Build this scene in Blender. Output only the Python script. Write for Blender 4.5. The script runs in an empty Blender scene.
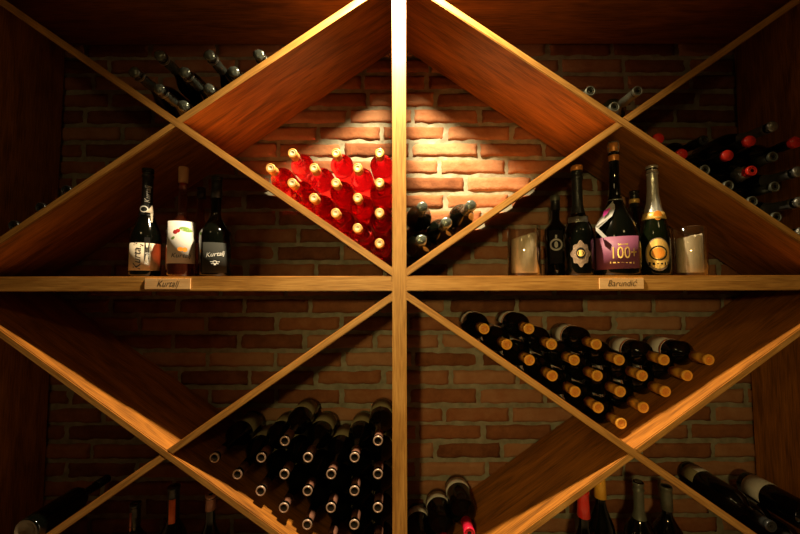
import bpy, bmesh, math, random
from mathutils import Matrix, Vector, Euler
random.seed(7)
PI = math.pi
C = bpy.context.scene.collection
K = 1.06            # overall scale: distance of the lens from the rack's front plane (m)
EZ = 1.42           # lens height
F = 350.0           # focal length in pixels of an 800 x 534 frame
PITCH = math.atan(18 / 350); ROLL = -0.0019

def at(px, py, Y=0.0):
    """point of the place seen at a pixel, at depth Y behind the rack's front plane -> x, z"""
    a, b = px - 400, 267 - py
    c, s = math.cos(ROLL), math.sin(ROLL)
    a, b = a * c - b * s, a * s + b * c
    dx, dy, dz = a / F, 1.0, b / F
    dy, dz = dy * math.cos(PITCH) - dz * math.sin(PITCH), dy * math.sin(PITCH) + dz * math.cos(PITCH)
    t = (K + Y) / dy
    return dx * t, EZ + dz * t

# ------------------------------------------------------------------ materials
def new_mat(name):
    m = bpy.data.materials.new(name); m.use_nodes = True
    n = m.node_tree.nodes; l = m.node_tree.links
    return m, n, l, n['Principled BSDF']

def plain(name, col, rough=.5, metal=0., spec=.5, coat=0., bump=0., bscale=300, trans=0., sss=0.):
    m, n, l, p = new_mat(name)
    p.inputs['Base Color'].default_value = (*col, 1)
    p.inputs['Roughness'].default_value = rough
    p.inputs['Metallic'].default_value = metal
    p.inputs['Specular IOR Level'].default_value = spec
    p.inputs['Coat Weight'].default_value = coat
    p.inputs['Transmission Weight'].default_value = trans
    # faint uneven colour so that no surface is dead flat
    tc = n.new('ShaderNodeTexCoord'); no = n.new('ShaderNodeTexNoise'); no.inputs['Scale'].default_value = 60
    mx = n.new('ShaderNodeMix'); mx.data_type = 'RGBA'; mx.blend_type = 'MULTIPLY'; mx.inputs[0].default_value = .25
    mx.inputs[6].default_value = (*col, 1)
    l.new(tc.outputs['Object'], no.inputs['Vector']); l.new(no.outputs['Fac'], mx.inputs[7]); l.new(mx.outputs[2], p.inputs['Base Color'])
    if bump:
        nb = n.new('ShaderNodeTexNoise'); nb.inputs['Scale'].default_value = bscale; nb.inputs['Detail'].default_value = 3
        b = n.new('ShaderNodeBump'); b.inputs['Strength'].default_value = bump; b.inputs['Distance'].default_value = .002
        l.new(tc.outputs['Object'], nb.inputs['Vector']); l.new(nb.outputs['Fac'], b.inputs['Height']); l.new(b.outputs['Normal'], p.inputs['Normal'])
    return m

def wood(name, dark, mid, light, vertical=False, rough=.45):
    m, n, l, p = new_mat(name)
    tc = n.new('ShaderNodeTexCoord'); mp = n.new('ShaderNodeMapping')
    mp.inputs['Scale'].default_value = (1.3, 9, 16)
    oi = n.new('ShaderNodeObjectInfo'); vm = n.new('ShaderNodeVectorMath'); vm.operation = 'ADD'
    l.new(tc.outputs['Object'], vm.inputs[0]); l.new(oi.outputs['Location'], vm.inputs[1]); l.new(vm.outputs[0], mp.inputs['Vector'])
    no = n.new('ShaderNodeTexNoise'); no.inputs['Scale'].default_value = 2.2; no.inputs['Detail'].default_value = 8; no.inputs['Distortion'].default_value = 1.6
    l.new(mp.outputs[0], no.inputs['Vector'])
    fine = n.new('ShaderNodeTexNoise'); fine.inputs['Scale'].default_value = 9; fine.inputs['Detail'].default_value = 6
    mp2 = n.new('ShaderNodeMapping'); mp2.inputs['Scale'].default_value = (1.5, 34, 30)
    l.new(vm.outputs[0], mp2.inputs['Vector']); l.new(mp2.outputs[0], fine.inputs['Vector'])
    ad = n.new('ShaderNodeMath'); ad.operation = 'MULTIPLY_ADD'; ad.inputs[1].default_value = .5
    l.new(fine.outputs['Fac'], ad.inputs[0])
    ml = n.new('ShaderNodeMath'); ml.operation = 'MULTIPLY'; ml.inputs[1].default_value = .5
    l.new(no.outputs['Fac'], ml.inputs[0]); l.new(ml.outputs[0], ad.inputs[2])
    cr = n.new('ShaderNodeValToRGB'); e = cr.color_ramp.elements
    e[0].position = .38; e[0].color = (*dark, 1); e[1].position = .66; e[1].color = (*light, 1)
    k = e.new(.52); k.color = (*mid, 1)
    l.new(ad.outputs[0], cr.inputs[0]); l.new(cr.outputs[0], p.inputs['Base Color'])
    p.inputs['Roughness'].default_value = rough
    b = n.new('ShaderNodeBump'); b.inputs['Strength'].default_value = .25; b.inputs['Distance'].default_value = .001
    l.new(fine.outputs['Fac'], b.inputs['Height']); l.new(b.outputs['Normal'], p.inputs['Normal'])
    return m

def tint_glass(name, col, body=None, mixb=.0, rough=.03, ior=1.45):
    """see-through glass: tinted pass-through, Fresnel gloss and, for coloured wine, some scattering colour"""
    m, n, l, p = new_mat(name); n.remove(p); out = n['Material Output']
    tr = n.new('ShaderNodeBsdfTransparent'); tr.inputs[0].default_value = (*col, 1)
    gl = n.new('ShaderNodeBsdfGlossy'); gl.inputs['Roughness'].default_value = rough; gl.inputs['Color'].default_value = (1, 1, 1, 1)
    lw = n.new('ShaderNodeLayerWeight'); lw.inputs['Blend'].default_value = .5
    pw = n.new('ShaderNodeMath'); pw.operation = 'POWER'; pw.inputs[1].default_value = 2.0; l.new(lw.outputs['Facing'], pw.inputs[0])
    fr = n.new('ShaderNodeMath'); fr.operation = 'MULTIPLY_ADD'; fr.inputs[1].default_value = .8; fr.inputs[2].default_value = .06; l.new(pw.outputs[0], fr.inputs[0])
    mx = n.new('ShaderNodeMixShader'); src = tr
    if body:
        df = n.new('ShaderNodeBsdfDiffuse'); df.inputs[0].default_value = (*body, 1)
        tl = n.new('ShaderNodeBsdfTranslucent'); tl.inputs[0].default_value = (*body, 1)
        m0 = n.new('ShaderNodeMixShader'); m0.inputs[0].default_value = .6
        l.new(df.outputs[0], m0.inputs[1]); l.new(tl.outputs[0], m0.inputs[2])
        m1 = n.new('ShaderNodeMixShader'); m1.inputs[0].default_value = mixb
        l.new(tr.outputs[0], m1.inputs[1]); l.new(m0.outputs[0], m1.inputs[2]); src = m1
    l.new(fr.outputs[0], mx.inputs[0]); l.new(src.outputs[0], mx.inputs[1]); l.new(gl.outputs[0], mx.inputs[2])
    l.new(mx.outputs[0], out.inputs['Surface'])
    return m

OAK = wood('oak_panel', (.17, .060, .008), (.37, .132, .016), (.54, .200, .026))
OAK_EDGE = wood('oak_edge_band', (.30, .130, .022), (.47, .225, .046), (.60, .315, .080))
PLATE = wood('pale_plate_wood', (.74, .42, .17), (.82, .50, .22), (.88, .58, .28))
BLACKGLASS = plain('near_black_bottle_glass', (.0018, .0024, .0014), .07, spec=.6)
OLIVEGLASS = plain('dark_olive_bottle_glass', (.004, .006, .002), .08, spec=.6)
def wine_glass(name, col, body, mixb):
    m, n, l, p = new_mat(name); out = n['Material Output']
    p.inputs['Base Color'].default_value = (*col, 1); p.inputs['Transmission Weight'].default_value = 1; p.inputs['Roughness'].default_value = .02; p.inputs['IOR'].default_value = 1.36
    tl = n.new('ShaderNodeBsdfTranslucent'); tl.inputs[0].default_value = (*body, 1)
    m1 = n.new('ShaderNodeMixShader'); m1.inputs[0].default_value = mixb
    l.new(p.outputs[0], m1.inputs[1]); l.new(tl.outputs[0], m1.inputs[2]); l.new(m1.outputs[0], out.inputs['Surface'])
    return m
ROSE = wine_glass('pink_wine_glass', (.88, .07, .08), (.8, .02, .03), .09)
AMBERROSE = tint_glass('copper_rose_wine_glass', (.62, .22, .12), (.5, .10, .04), .12)
CLEAR = tint_glass('clear_glass', (.96, .96, .94))
GOLDCAP = plain('gold_capsule', (.80, .45, .11), .35, metal=.35, bump=.2)
CREAMTOP = plain('pale_gold_disc', (.95, .75, .42), .4, metal=.2)
ORANGECAP = plain('orange_capsule', (1., .50, .06), .35, spec=.5, bump=.1)
ORANGETOP = plain('deep_orange_disc', (.85, .32, .035), .4)
COPPERCAP = plain('copper_pink_capsule', (.38, .17, .11), .35, metal=.4, bump=.2)
RIM = plain('pale_copper_rim', (.55, .38, .30), .3, metal=.4)
INK = plain('black_ink', (.015, .013, .012), .85, spec=.1)
DARKDISC = plain('dark_glossy_disc', (.05, .05, .035), .12, bump=.8, bscale=200)
SILVERFOIL = plain('crumpled_silver_foil', (.42, .42, .38), .30, metal=.8, bump=1., bscale=150)
DARKFOIL = plain('dark_grey_green_foil', (.15, .17, .14), .22, metal=.6, bump=1., bscale=110)
GREYFOIL = plain('grey_foil', (.13, .135, .10), .4, metal=.3, bump=.5, bscale=160)
BLACKFOIL = plain('black_foil', (.015, .016, .015), .3, bump=.4)
REDCAP = plain('bright_red_capsule', (.85, .035, .02), .3, bump=.1)
CRIMSON = plain('crimson_capsule', (.85, .02, .07), .25)
YELLOWCAP = plain('amber_yellow_capsule', (1., .52, .05), .35)
AMBERCAP = plain('amber_capsule', (.72, .27, .05), .35, metal=.3)
CORK = plain('cork', (.62, .33, .15), .8, bump=.5, bscale=250)
WIRE = plain('dark_wire', (.30, .28, .25), .35, metal=.9)
CREAMLABEL = plain('cream_label_paper', (.80, .68, .52), .7)
WHITELABEL = plain('white_label_paper', (.80, .76, .70), .7)
GREYLABEL = plain('dark_grey_label_paper', (.030, .030, .026), .85, spec=.15)
OLIVELABEL = plain('khaki_label_paper', (.30, .25, .13), .7)
PURPLE = plain('mauve_label_paper', (.21, .055, .115), .6)
MAGENTA = plain('magenta_print', (.70, .05, .40), .5)
TAGGREY = plain('grey_tag_card', (.42, .40, .38), .5)
GOLDINK = plain('gold_print', (.95, .60, .16), .35, metal=.3)
BRONZE = plain('bronze_label_print', (.32, .22, .15), .4, metal=.4, bump=1., bscale=220)
ORANGEINK = plain('orange_gold_print', (.88, .30, .025), .45)
RUST = plain('rust_print', (.55, .13, .04), .6)
GREEN = plain('green_print', (.25, .45, .08), .6)
CHERRY = plain('cherry_red_print', (.65, .03, .03), .6)
WHITEINK = plain('white_ink', (.85, .83, .78), .5)
BRIGHTSILVER = plain('bright_silver_foil', (.78, .78, .72), .28, metal=.7, bump=.6, bscale=120)
WAX = plain('sand_coloured_wax', (.82, .66, .46), .75, bump=.3, bscale=60)
ORANGELABEL = plain('orange_strip_paper', (.95, .16, .015), .5)
PINKSTRIP = plain('dusty_pink_strip_paper', (.55, .16, .12), .6)
BLACKMETAL = plain('black_metal', (.02, .02, .02), .4, metal=.6)

def brick_mat():
    m, n, l, p = new_mat('old_red_brick')
    at_ = n.new('ShaderNodeAttribute'); at_.attribute_name = 'tone'; at_.attribute_type = 'GEOMETRY'
    tc = n.new('ShaderNodeTexCoord')
    no = n.new('ShaderNodeTexNoise'); no.inputs['Scale'].default_value = 16; no.inputs['Detail'].default_value = 8; no.inputs['Roughness'].default_value = .65
    l.new(tc.outputs['Object'], no.inputs['Vector'])
    ad = n.new('ShaderNodeMath'); ad.operation = 'ADD'; l.new(at_.outputs['Fac'], ad.inputs[0])
    ml = n.new('ShaderNodeMath'); ml.operation = 'MULTIPLY_ADD'; ml.inputs[1].default_value = .9; ml.inputs[2].default_value = -.45
    l.new(no.outputs['Fac'], ml.inputs[0]); l.new(ml.outputs[0], ad.inputs[1])
    cr = n.new('ShaderNodeValToRGB'); e = cr.color_ramp.elements
    e[0].position = .05; e[0].color = (.13, .045, .018, 1); e[1].position = .95; e[1].color = (.40, .205, .105, 1)
    k = e.new(.5); k.color = (.29, .112, .046, 1)
    l.new(ad.outputs[0], cr.inputs[0]); l.new(cr.outputs[0], p.inputs['Base Color'])
    p.inputs['Roughness'].default_value = .9; p.inputs['Specular IOR Level'].default_value = .15
    nb = n.new('ShaderNodeTexNoise'); nb.inputs['Scale'].default_value = 90; nb.inputs['Detail'].default_value = 6
    l.new(tc.outputs['Object'], nb.inputs['Vector'])
    b = n.new('ShaderNodeBump'); b.inputs['Strength'].default_value = .6; b.inputs['Distance'].default_value = .004
    l.new(nb.outputs['Fac'], b.inputs['Height']); l.new(b.outputs['Normal'], p.inputs['Normal'])
    return m
def mortar_mat():
    m, n, l, p = new_mat('grey_lime_mortar')
    tc = n.new('ShaderNodeTexCoord'); no = n.new('ShaderNodeTexNoise'); no.inputs['Scale'].default_value = 30; no.inputs['Detail'].default_value = 8
    l.new(tc.outputs['Object'], no.inputs['Vector'])
    cr = n.new('ShaderNodeValToRGB'); e = cr.color_ramp.elements
    e[0].position = .3; e[0].color = (.20, .18, .12, 1); e[1].position = .7; e[1].color = (.34, .31, .225, 1)
    l.new(no.outputs['Fac'], cr.inputs[0]); l.new(cr.outputs[0], p.inputs['Base Color'])
    p.inputs['Roughness'].default_value = .95; p.inputs['Specular IOR Level'].default_value = .1
    b = n.new('ShaderNodeBump'); b.inputs['Strength'].default_value = .8; b.inputs['Distance'].default_value = .006
    l.new(no.outputs['Fac'], b.inputs['Height']); l.new(b.outputs['Normal'], p.inputs['Normal'])
    return m
BRICK, MORTAR = brick_mat(), mortar_mat()
PLASTER = plain('warm_grey_plaster', (.30, .24, .17), .9, bump=.3, bscale=40)
FLOORSTONE = plain('pale_limestone_floor', (.34, .25, .15), .6, bump=.3, bscale=30)

# ------------------------------------------------------------------ mesh helpers
def obj(name, me, mats, parent=None, smooth=False):
    if not isinstance(mats, (list, tuple)): mats = [mats]
    if not me.materials:
        for m in mats: me.materials.append(m)
    if smooth:
        for p in me.polygons: p.use_smooth = True
    o = bpy.data.objects.new(name, me); C.objects.link(o)
    if parent: o.parent = parent
    return o

def mesh(vs, fs, midx=None):
    me = bpy.data.meshes.new('m'); me.from_pydata(vs, [], fs); me.update()
    if midx:
        for p, i in zip(me.polygons, midx): p.material_index = i
    return me

def fixed(me):
    bm = bmesh.new(); bm.from_mesh(me); bmesh.ops.recalc_face_normals(bm, faces=bm.faces); bm.to_mesh(me); bm.free(); return me

def box_mesh(x0, x1, y0, y1, z0, z1, bev=0.):
    bm = bmesh.new()
    bmesh.ops.create_cube(bm, size=1, matrix=Matrix.Translation(((x0+x1)/2, (y0+y1)/2, (z0+z1)/2)) @ Matrix.Diagonal((x1-x0, y1-y0, z1-z0, 1)))
    if bev: bmesh.ops.bevel(bm, geom=bm.edges[:], offset=bev, segments=2, affect='EDGES', clamp_overlap=True)
    me = bpy.data.meshes.new('m'); bm.to_mesh(me); bm.free(); return me

def lathe(prof, seg=32, mod=None):
    """profile of (r, z) from bottom to top, axis Z"""
    vs, fs = [], []; rings = []
    for k, (r, z) in enumerate(prof):
        if r <= 1e-6: rings.append([len(vs)]); vs.append((0, 0, z))
        else:
            rings.append(list(range(len(vs), len(vs)+seg)))
            for i in range(seg):
                a = 2*PI*i/seg; q = r * (mod(a, z) if mod else 1)
                vs.append((q*math.cos(a), q*math.sin(a), z))
    for a, b in zip(rings, rings[1:]):
        for i in range(seg):
            j = (i+1) % seg
            if len(a) == 1 and len(b) == 1: continue
            if len(a) == 1: fs.append((a[0], b[j], b[i]))
            elif len(b) == 1: fs.append((a[i], a[j], b[0]))
            else: fs.append((a[i], a[j], b[j], b[i]))
    return fixed(mesh(vs, fs))

def patch(r, z0, z1, a0, a1, th=.0005, edge=None):
    """curved label sheet; a in degrees, -90 is the front of a standing bottle; edge(u)->(dz0,dz1) shapes its outline"""
    n = max(6, int(abs(a1-a0)/6)); vs, fs = [], []
    for i in range(n+1):
        u = i/n; a = math.radians(a0+(a1-a0)*u); lo, hi = z0, z1
        if edge: lo, hi = edge(u, z0, z1)
        for rr in (r, r+th):
            for z in (lo, hi): vs.append((rr*math.cos(a), rr*math.sin(a), z))
    for i in range(n):
        a, b = 4*i, 4*i+4
        fs += [(a, a+1, b+1, b), (a+2, b+2, b+3, a+3), (a, b, b+2, a+2), (a+1, a+3, b+3, b+1)]
    fs += [(0, 2, 3, 1), (4*n, 4*n+1, 4*n+3, 4*n+2)]
    return fixed(mesh(vs, fs))

def wrapped(shape2d, r, a_deg, z, th=.0004):
    """bend flat polygons (lists of (x, y), front view) round a bottle of radius r, centred on angle a_deg and height z"""
    vs, fs = [], []
    for poly in shape2d:
        b = len(vs); n = len(poly); mx = sum(p[0] for p in poly)/n; my = sum(p[1] for p in poly)/n
        for q in (1, .66, .33):
            for x, y in poly:
                a = math.radians(a_deg) + (mx+(x-mx)*q)/r; vs.append(((r+th)*math.cos(a), (r+th)*math.sin(a), z+my+(y-my)*q))
        a = math.radians(a_deg) + mx/r; vs.append(((r+th)*math.cos(a), (r+th)*math.sin(a), z+my))
        for k in (0, 1):
            for i in range(n): j = (i+1) % n; fs.append((b+k*n+i, b+k*n+j, b+(k+1)*n+j, b+(k+1)*n+i))
        for i in range(n): fs.append((b+2*n+i, b+2*n+(i+1) % n, b+3*n))
    return mesh(vs, fs)

def ell(cx, cy, rx, ry, n=20, rot=0):
    c, s = math.cos(rot), math.sin(rot)
    return [(cx + rx*math.cos(t)*c - ry*math.sin(t)*s, cy + rx*math.cos(t)*s + ry*math.sin(t)*c) for t in [2*PI*i/n for i in range(n)]]
def ringpolys(cx, cy, r0, r1, n=28):
    o = []
    for i in range(n):
        a, b = 2*PI*i/n, 2*PI*(i+1)/n
        o.append([(cx+r0*math.cos(a), cy+r0*math.sin(a)), (cx+r1*math.cos(a), cy+r1*math.sin(a)), (cx+r1*math.cos(b), cy+r1*math.sin(b)), (cx+r0*math.cos(b), cy+r0*math.sin(b))])
    return o
def bar(x0, y0, x1, y1, w):
    d = Vector((x1-x0, y1-y0)); n = Vector((-d.y, d.x)).normalized()*w/2
    return [(x0-n.x, y0-n.y), (x1-n.x, y1-n.y), (x1+n.x, y1+n.y), (x0+n.x, y0+n.y)]

def text_mesh(s, size, shear=0.):
    cu = bpy.data.curves.new('t', 'FONT'); cu.body = s; cu.size = size; cu.align_x = 'CENTER'; cu.align_y = 'CENTER'; cu.shear = shear
    cu.resolution_u = 3
    o = bpy.data.objects.new('t', cu); C.objects.link(o)
    dg = bpy.context.evaluated_depsgraph_get()
    me = bpy.data.meshes.new_from_object(o.evaluated_get(dg))
    bpy.data.objects.remove(o); me.materials.clear()
    return me
def wrapped_text(s, size, r, a_deg, z, shear=0., rot=0., th=.0012, sx=1.):
    me = text_mesh(s, size, shear); c, q = math.cos(rot), math.sin(rot)
    for v in me.vertices:
        x, y = v.co.x*sx*c - v.co.y*q, v.co.x*sx*q + v.co.y*c
        a = math.radians(a_deg) + x/r; v.co = ((r+th)*math.cos(a), (r+th)*math.sin(a), z+y)
    return me

def thing(name, label, cat, loc=(0, 0, 0), group=None):
    o = bpy.data.objects.new(name, None); o.empty_display_size = .03; C.objects.link(o); o.location = loc
    o['label'] = label; o['category'] = cat
    if group: o['group'] = group
    return o
def tag(o, label, cat, group=None):
    o['label'] = label; o['category'] = cat
    if group: o['group'] = group
    return o
def struct(o): o['kind'] = 'structure'; return o

def lying(o, x, z, base_y, roll=0., yaw=0., pitch=0.):
    m = Matrix.Rotation(yaw, 3, 'Z') @ Matrix.Rotation(PI/2 + pitch, 3, 'X') @ Matrix.Rotation(roll, 3, 'Z')
    o.rotation_euler = m.to_euler(); o.location = (x, base_y, z)

def dup(root):
    r = root.copy(); C.objects.link(r)
    for ch in root.children:
        c = ch.copy(); C.objects.link(c); c.parent = r
        for g in ch.children:
            d = g.copy(); C.objects.link(d); d.parent = c
    return r

# ------------------------------------------------------------------ rack geometry
W = 1.285*K; P = .0203*K; ST = .0262*K; SB = -.0170*K; TOP = .925*K; BOT = -.925*K; DEP = .30*K
CX, CU, CL, SL = .6525*K, .4755*K, -.4705*K, .694
HT = .0122*K        # half thickness of a diagonal board measured vertically
COS = 1/math.sqrt(1+SL*SL); SIN = SL*COS

def clip(poly, f):
    out = []
    for i in range(len(poly)):
        a, b = poly[i], poly[(i+1) % len(poly)]; fa, fb = f(a), f(b)
        if fa >= 0: out.append(a)
        if fa*fb < 0:
            t = fa/(fa-fb); out.append((a[0]+(b[0]-a[0])*t, a[1]+(b[1]-a[1])*t))
    return out

rack = thing('wine_rack', 'large oak wine rack of crossed diagonal boards against brick wall', 'wine rack', (0, 0, EZ+BOT-.04))
RZ = rack.location.z

def front_edge(me):
    """the front faces (towards -Y) carry the lighter edge banding"""
    for p in me.polygons:
        if p.normal.y < -.15: p.material_index = 1  # bevels take the pale band too, painting in the bright highlight line

def prism_part(name, poly, y0, y1, ang, parent, bev=.0024):
    cx = sum(p[0] for p in poly)/len(poly); cz = sum(p[1] for p in poly)/len(poly)
    c, s = math.cos(ang), math.sin(ang)
    loc = [((x-cx)*c + (z-cz)*s, -(x-cx)*s + (z-cz)*c) for x, z in poly]
    bm = bmesh.new()
    f = [bm.verts.new((x, y0, z)) for x, z in loc]; b = [bm.verts.new((x, y1, z)) for x, z in loc]
    n = len(loc)
    bm.faces.new(f); bm.faces.new(b[::-1])
    for i in range(n): bm.faces.new((f[i], f[(i+1) % n], b[(i+1) % n], b[i]))
    bmesh.ops.recalc_face_normals(bm, faces=bm.faces)
    bmesh.ops.bevel(bm, geom=[e for e in bm.edges if all(abs(v.co.y-y0) < 1e-5 for v in e.verts)], offset=bev, segments=2, affect='EDGES', clamp_overlap=True)
    me = bpy.data.meshes.new('m'); bm.to_mesh(me); bm.free(); front_edge(me)
    o = obj(name, me, [OAK, OAK_EDGE], parent)
    o.location = (cx, 0, EZ+cz-RZ); o.rotation_euler = (0, -ang, 0)
    return o

def rect(x0, x1, z0, z1): return [(x0, z0), (x1, z0), (x1, z1), (x0, z1)]
T = .043
prism_part('side_panel', rect(-W-T, -W, BOT-.04, TOP+T), 0, DEP, PI/2, rack)
prism_part('side_panel', rect(W, W+T, BOT-.04, TOP+T), 0, DEP, PI/2, rack)
prism_part('top_panel', rect(-W, W, TOP, TOP+T), 0, DEP, 0, rack)
prism_part('bottom_panel', rect(-W, W, BOT-.04, BOT), 0, DEP, 0, rack)
# vertical divider: grain runs up the post
prism_part('divider', rect(-P-.002, P-.002, BOT, TOP), 0, DEP, PI/2, rack)
shelf_l = prism_part('shelf', rect(-W, -P-.002, SB, ST), 0, DEP, 0, rack)
shelf_r = prism_part('shelf', rect(P-.002, W, SB, ST), 0, DEP, 0, rack)

DB = DEP - .002
A2 = math.atan(SL)
for cx, cz, x0, x1, z0, z1 in ((-CX, CU, -W, -P-.002, ST, TOP), (CX, CU, P-.002, W, ST, TOP), (-CX, CL, -W, -P-.002, BOT, SB), (CX, CL, P-.002, W, BOT, SB)):
    def inrect(poly):
        for f in (lambda p: p[0]-x0, lambda p: x1-p[0], lambda p: p[1]-z0, lambda p: z1-p[1]): poly = clip(poly, f)
        return poly
    down = [(-3, 3*SL-HT), (3, -3*SL-HT), (3, -3*SL+HT), (-3, 3*SL+HT)]
    up = [(-3, -3*SL-HT), (3, 3*SL-HT), (3, 3*SL+HT), (-3, -3*SL+HT)]
    down = inrect([(x+cx, z+cz) for x, z in down]); up = [(x+cx, z+cz) for x, z in up]
    prism_part('diagonal_board', down, 0, DB, -A2, rack)
    for s in (-1, 1):
        h = clip(inrect(up), lambda p: s*((p[1]-cz) + SL*(p[0]-cx)) - HT)
        prism_part('diagonal_board', h, .0004, DB, A2, rack)

# name plates on the shelf edge
def name_plate(shelf, px0, px1, py0, py1, s, size):
    x0, z1 = at(px0, py0); x1, z0 = at(px1, py1)
    cx, cz = (x0+x1)/2, (z0+z1)/2
    me = box_mesh(-(x1-x0)/2, (x1-x0)/2, -.003, -.0002, -(z1-z0)/2, (z1-z0)/2, .0006)
    tm = text_mesh(s, size, .35)
    bm = bmesh.new(); bm.from_mesh(me)
    for f in bm.faces: f.material_index = 0
    nb = len(bm.faces)
    tv = [bm.verts.new((v.co.x*.92, -.0034, v.co.y)) for v in tm.vertices]
    for p in tm.polygons:
        try: bm.faces.new([tv[i] for i in p.vertices]).material_index = 1
        except ValueError: pass
    bm.to_mesh(me); bm.free(); me.materials.append(PLATE); me.materials.append(plain('brown_engraving', (.10, .055, .02), .7))
    o = bpy.data.objects.new('name_plate', me); C.objects.link(o); o.parent = shelf
    o.location = (cx - shelf.location.x, 0, cz - (RZ + shelf.location.z))
    o['label'] = 'pale wooden name plate reading %s' % s
name_plate(shelf_l, 145.5, 190.8, 278.4, 289.2, 'Kurtalj', .026)
name_plate(shelf_r, 598.8, 643.4, 278.0, 289.0, 'Barundić', .026)

# ------------------------------------------------------------------ the room
def brick_wall():
    vs, fs, tone, mi = [], [], [], []
    x_min, x_max, z_min, z_max = -2.0, 2.0, 0.0, 2.62
    y0 = DEP + .016                      # mortar face
    nx, nz = 110, 80
    def nz_(x, z): return .0025*math.sin(31*x+7*z)*math.sin(43*z-11*x) + .0015*math.sin(97*x+3)*math.sin(89*z)
    for j in range(nz+1):
        for i in range(nx+1):
            x = x_min+(x_max-x_min)*i/nx; z = z_min+(z_max-z_min)*j/nz
            vs.append((x, y0+nz_(x, z), z)); tone.append(.5)
    for j in range(nz):
        for i in range(nx):
            a = j*(nx+1)+i; fs.append((a, a+1, a+nx+2, a+nx+1)); mi.append(1)
    # a back slab so that the wall has thickness
    b = len(vs)
    for x in (x_min, x_max):
        for y in (y0+.004, y0+.14):
            for z in (z_min, z_max): vs.append((x, y, z)); tone.append(.5)
    for f in ((0, 2, 3, 1), (4, 5, 7, 6), (2, 6, 7, 3), (0, 4, 6, 2), (1, 3, 7, 5)): fs.append(tuple(b+k for k in f)); mi.append(1)
    R = random.Random(3)
    h = COURSE; j = -1; z = COURSE0
    while z > z_min: z -= h
    row = round((z-COURSE0)/h)
    L = .268
    while z < z_max:
        xo = JX[row % 2] + R.uniform(-.02, .02)
        x = xo - L*math.ceil((xo-x_min)/L) 
        tilt = R.uniform(-.0015, .0015)
        while x < x_max:
            l = L + R.uniform(-.012, .012)
            xa, xb = max(x, x_min), min(x+l, x_max)
            if xb-xa > .03:
                g = .0078
                bx0, bx1 = xa+g+R.uniform(-.0015, .0025), xb-g+R.uniform(-.0025, .0015)
                bz0, bz1 = max(z+g+R.uniform(-.001, .002)+tilt, z_min), min(z+h-g+R.uniform(-.002, .001)+tilt, z_max)
                out = .0075 + R.uniform(-.002, .003); t = R.uniform(.12, .88)
                skx, skz = R.uniform(-.0025, .0025), R.uniform(-.002, .002)
                ph = [R.uniform(0, 6.3) for _ in range(8)]
                nu, nv = 18, 6; base = len(vs)
                for v in range(nv+1):
                    for u in range(nu+1):
                        fu, fv = u/nu, v/nv
                        px = bx0+(bx1-bx0)*fu; pz = bz0+(bz1-bz0)*fv
                        du = min(fu, 1-fu)*(bx1-bx0); dv = min(fv, 1-fv)*(bz1-bz0); d = min(du, dv)
                        # chipped, rounded rim
                        edge = max(0, 1-d/.009)
                        ir = .0010*math.sin(fu*11+ph[0])*math.sin(fv*5+ph[1]) + .0007*math.sin(fu*29+ph[2]) + .0008*math.sin(fv*9+fu*17+ph[3])
                        if fv in (0, 1): pz += ir*1.2
                        if fu in (0, 1): px += .0016*math.sin(fv*9+ph[4])
                        y = y0 - out + ir*.7 + skx*(fu-.5)*2 + skz*(fv-.5)*2 + edge*edge*.0045
                        if v in (0, nv) or u in (0, nu): y += .002
                        vs.append((px, y, pz)); tone.append(t)
                for v in range(nv):
                    for u in range(nu):
                        a = base+v*(nu+1)+u; fs.append((a, a+1, a+nu+2, a+nu+1)); mi.append(0)
                # rim going back into the mortar
                rim = [base+u for u in range(nu+1)] + [base+v*(nu+1)+nu for v in range(1, nv+1)] + [base+nv*(nu+1)+u for u in range(nu-1, -1, -1)] + [base+v*(nu+1) for v in range(nv-1, 0, -1)]
                bk = len(vs)
                for r_ in rim: vs.append((vs[r_][0], y0+.006, vs[r_][2])); tone.append(t)
                n = len(rim)
                for k in range(n): fs.append((rim[k], bk+k, bk+(k+1) % n, rim[(k+1) % n])); mi.append(0)
            x += l
        z += h; row += 1
    me = mesh(vs, fs, mi)
    a = me.attributes.new('tone', 'FLOAT', 'POINT'); a.data.foreach_set('value', tone)
    me.materials.append(BRICK); me.materials.append(MORTAR)
    o = bpy.data.objects.new('wall_back', me); C.objects.link(o); struct(o)
    for p in me.polygons: p.use_smooth = (p.material_index == 0)
    return o
YB = DEP+.006
joints_px = [74.5, 90.4, 105.4, 124, 140.5, 157.6, 174, 192, None, None, None, None, None, None, 318, 333, 350, 369, 387, 405.5, 424, 442, 461]
zs = [(i, at(450, y, YB)[1]) for i, y in enumerate(joints_px) if y]
n_ = len(zs); si = sum(i for i, _ in zs)/n_; sz = sum(z for _, z in zs)/n_
COURSE = -sum((i-si)*(z-sz) for i, z in zs)/sum((i-si)**2 for i, _ in zs)
COURSE0 = sz + si*COURSE - 100*COURSE     # a joint height; rows counted from 100 courses below the first joint
JX = [at(444, 200, YB)[0], at(482, 200, YB)[0]]

brick_wall()

def slab(name, x0, x1, y0, y1, z0, z1, m): return struct(obj(name, box_mesh(x0, x1, y0, y1, z0, z1), m))
YW = DEP+.016+.14
slab('floor', -2.1, 2.1, -3.1, YW, -.1, 0, FLOORSTONE)
slab('ceiling', -2.1, 2.1, -3.1, YW, 2.62, 2.72, PLASTER)
slab('wall_left', -2.1, -2.0, -3.0, YW, 0, 2.62, PLASTER)
slab('wall_right', 2.0, 2.1, -3.0, YW, 0, 2.62, PLASTER)
slab('wall_front', -2.1, 2.1, -3.1, -3.0, 0, 2.62, PLASTER)
prism_part('plinth', rect(-W-T, W+T, -EZ+.001, BOT-.04), .02, DEP, 0, rack)

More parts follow.
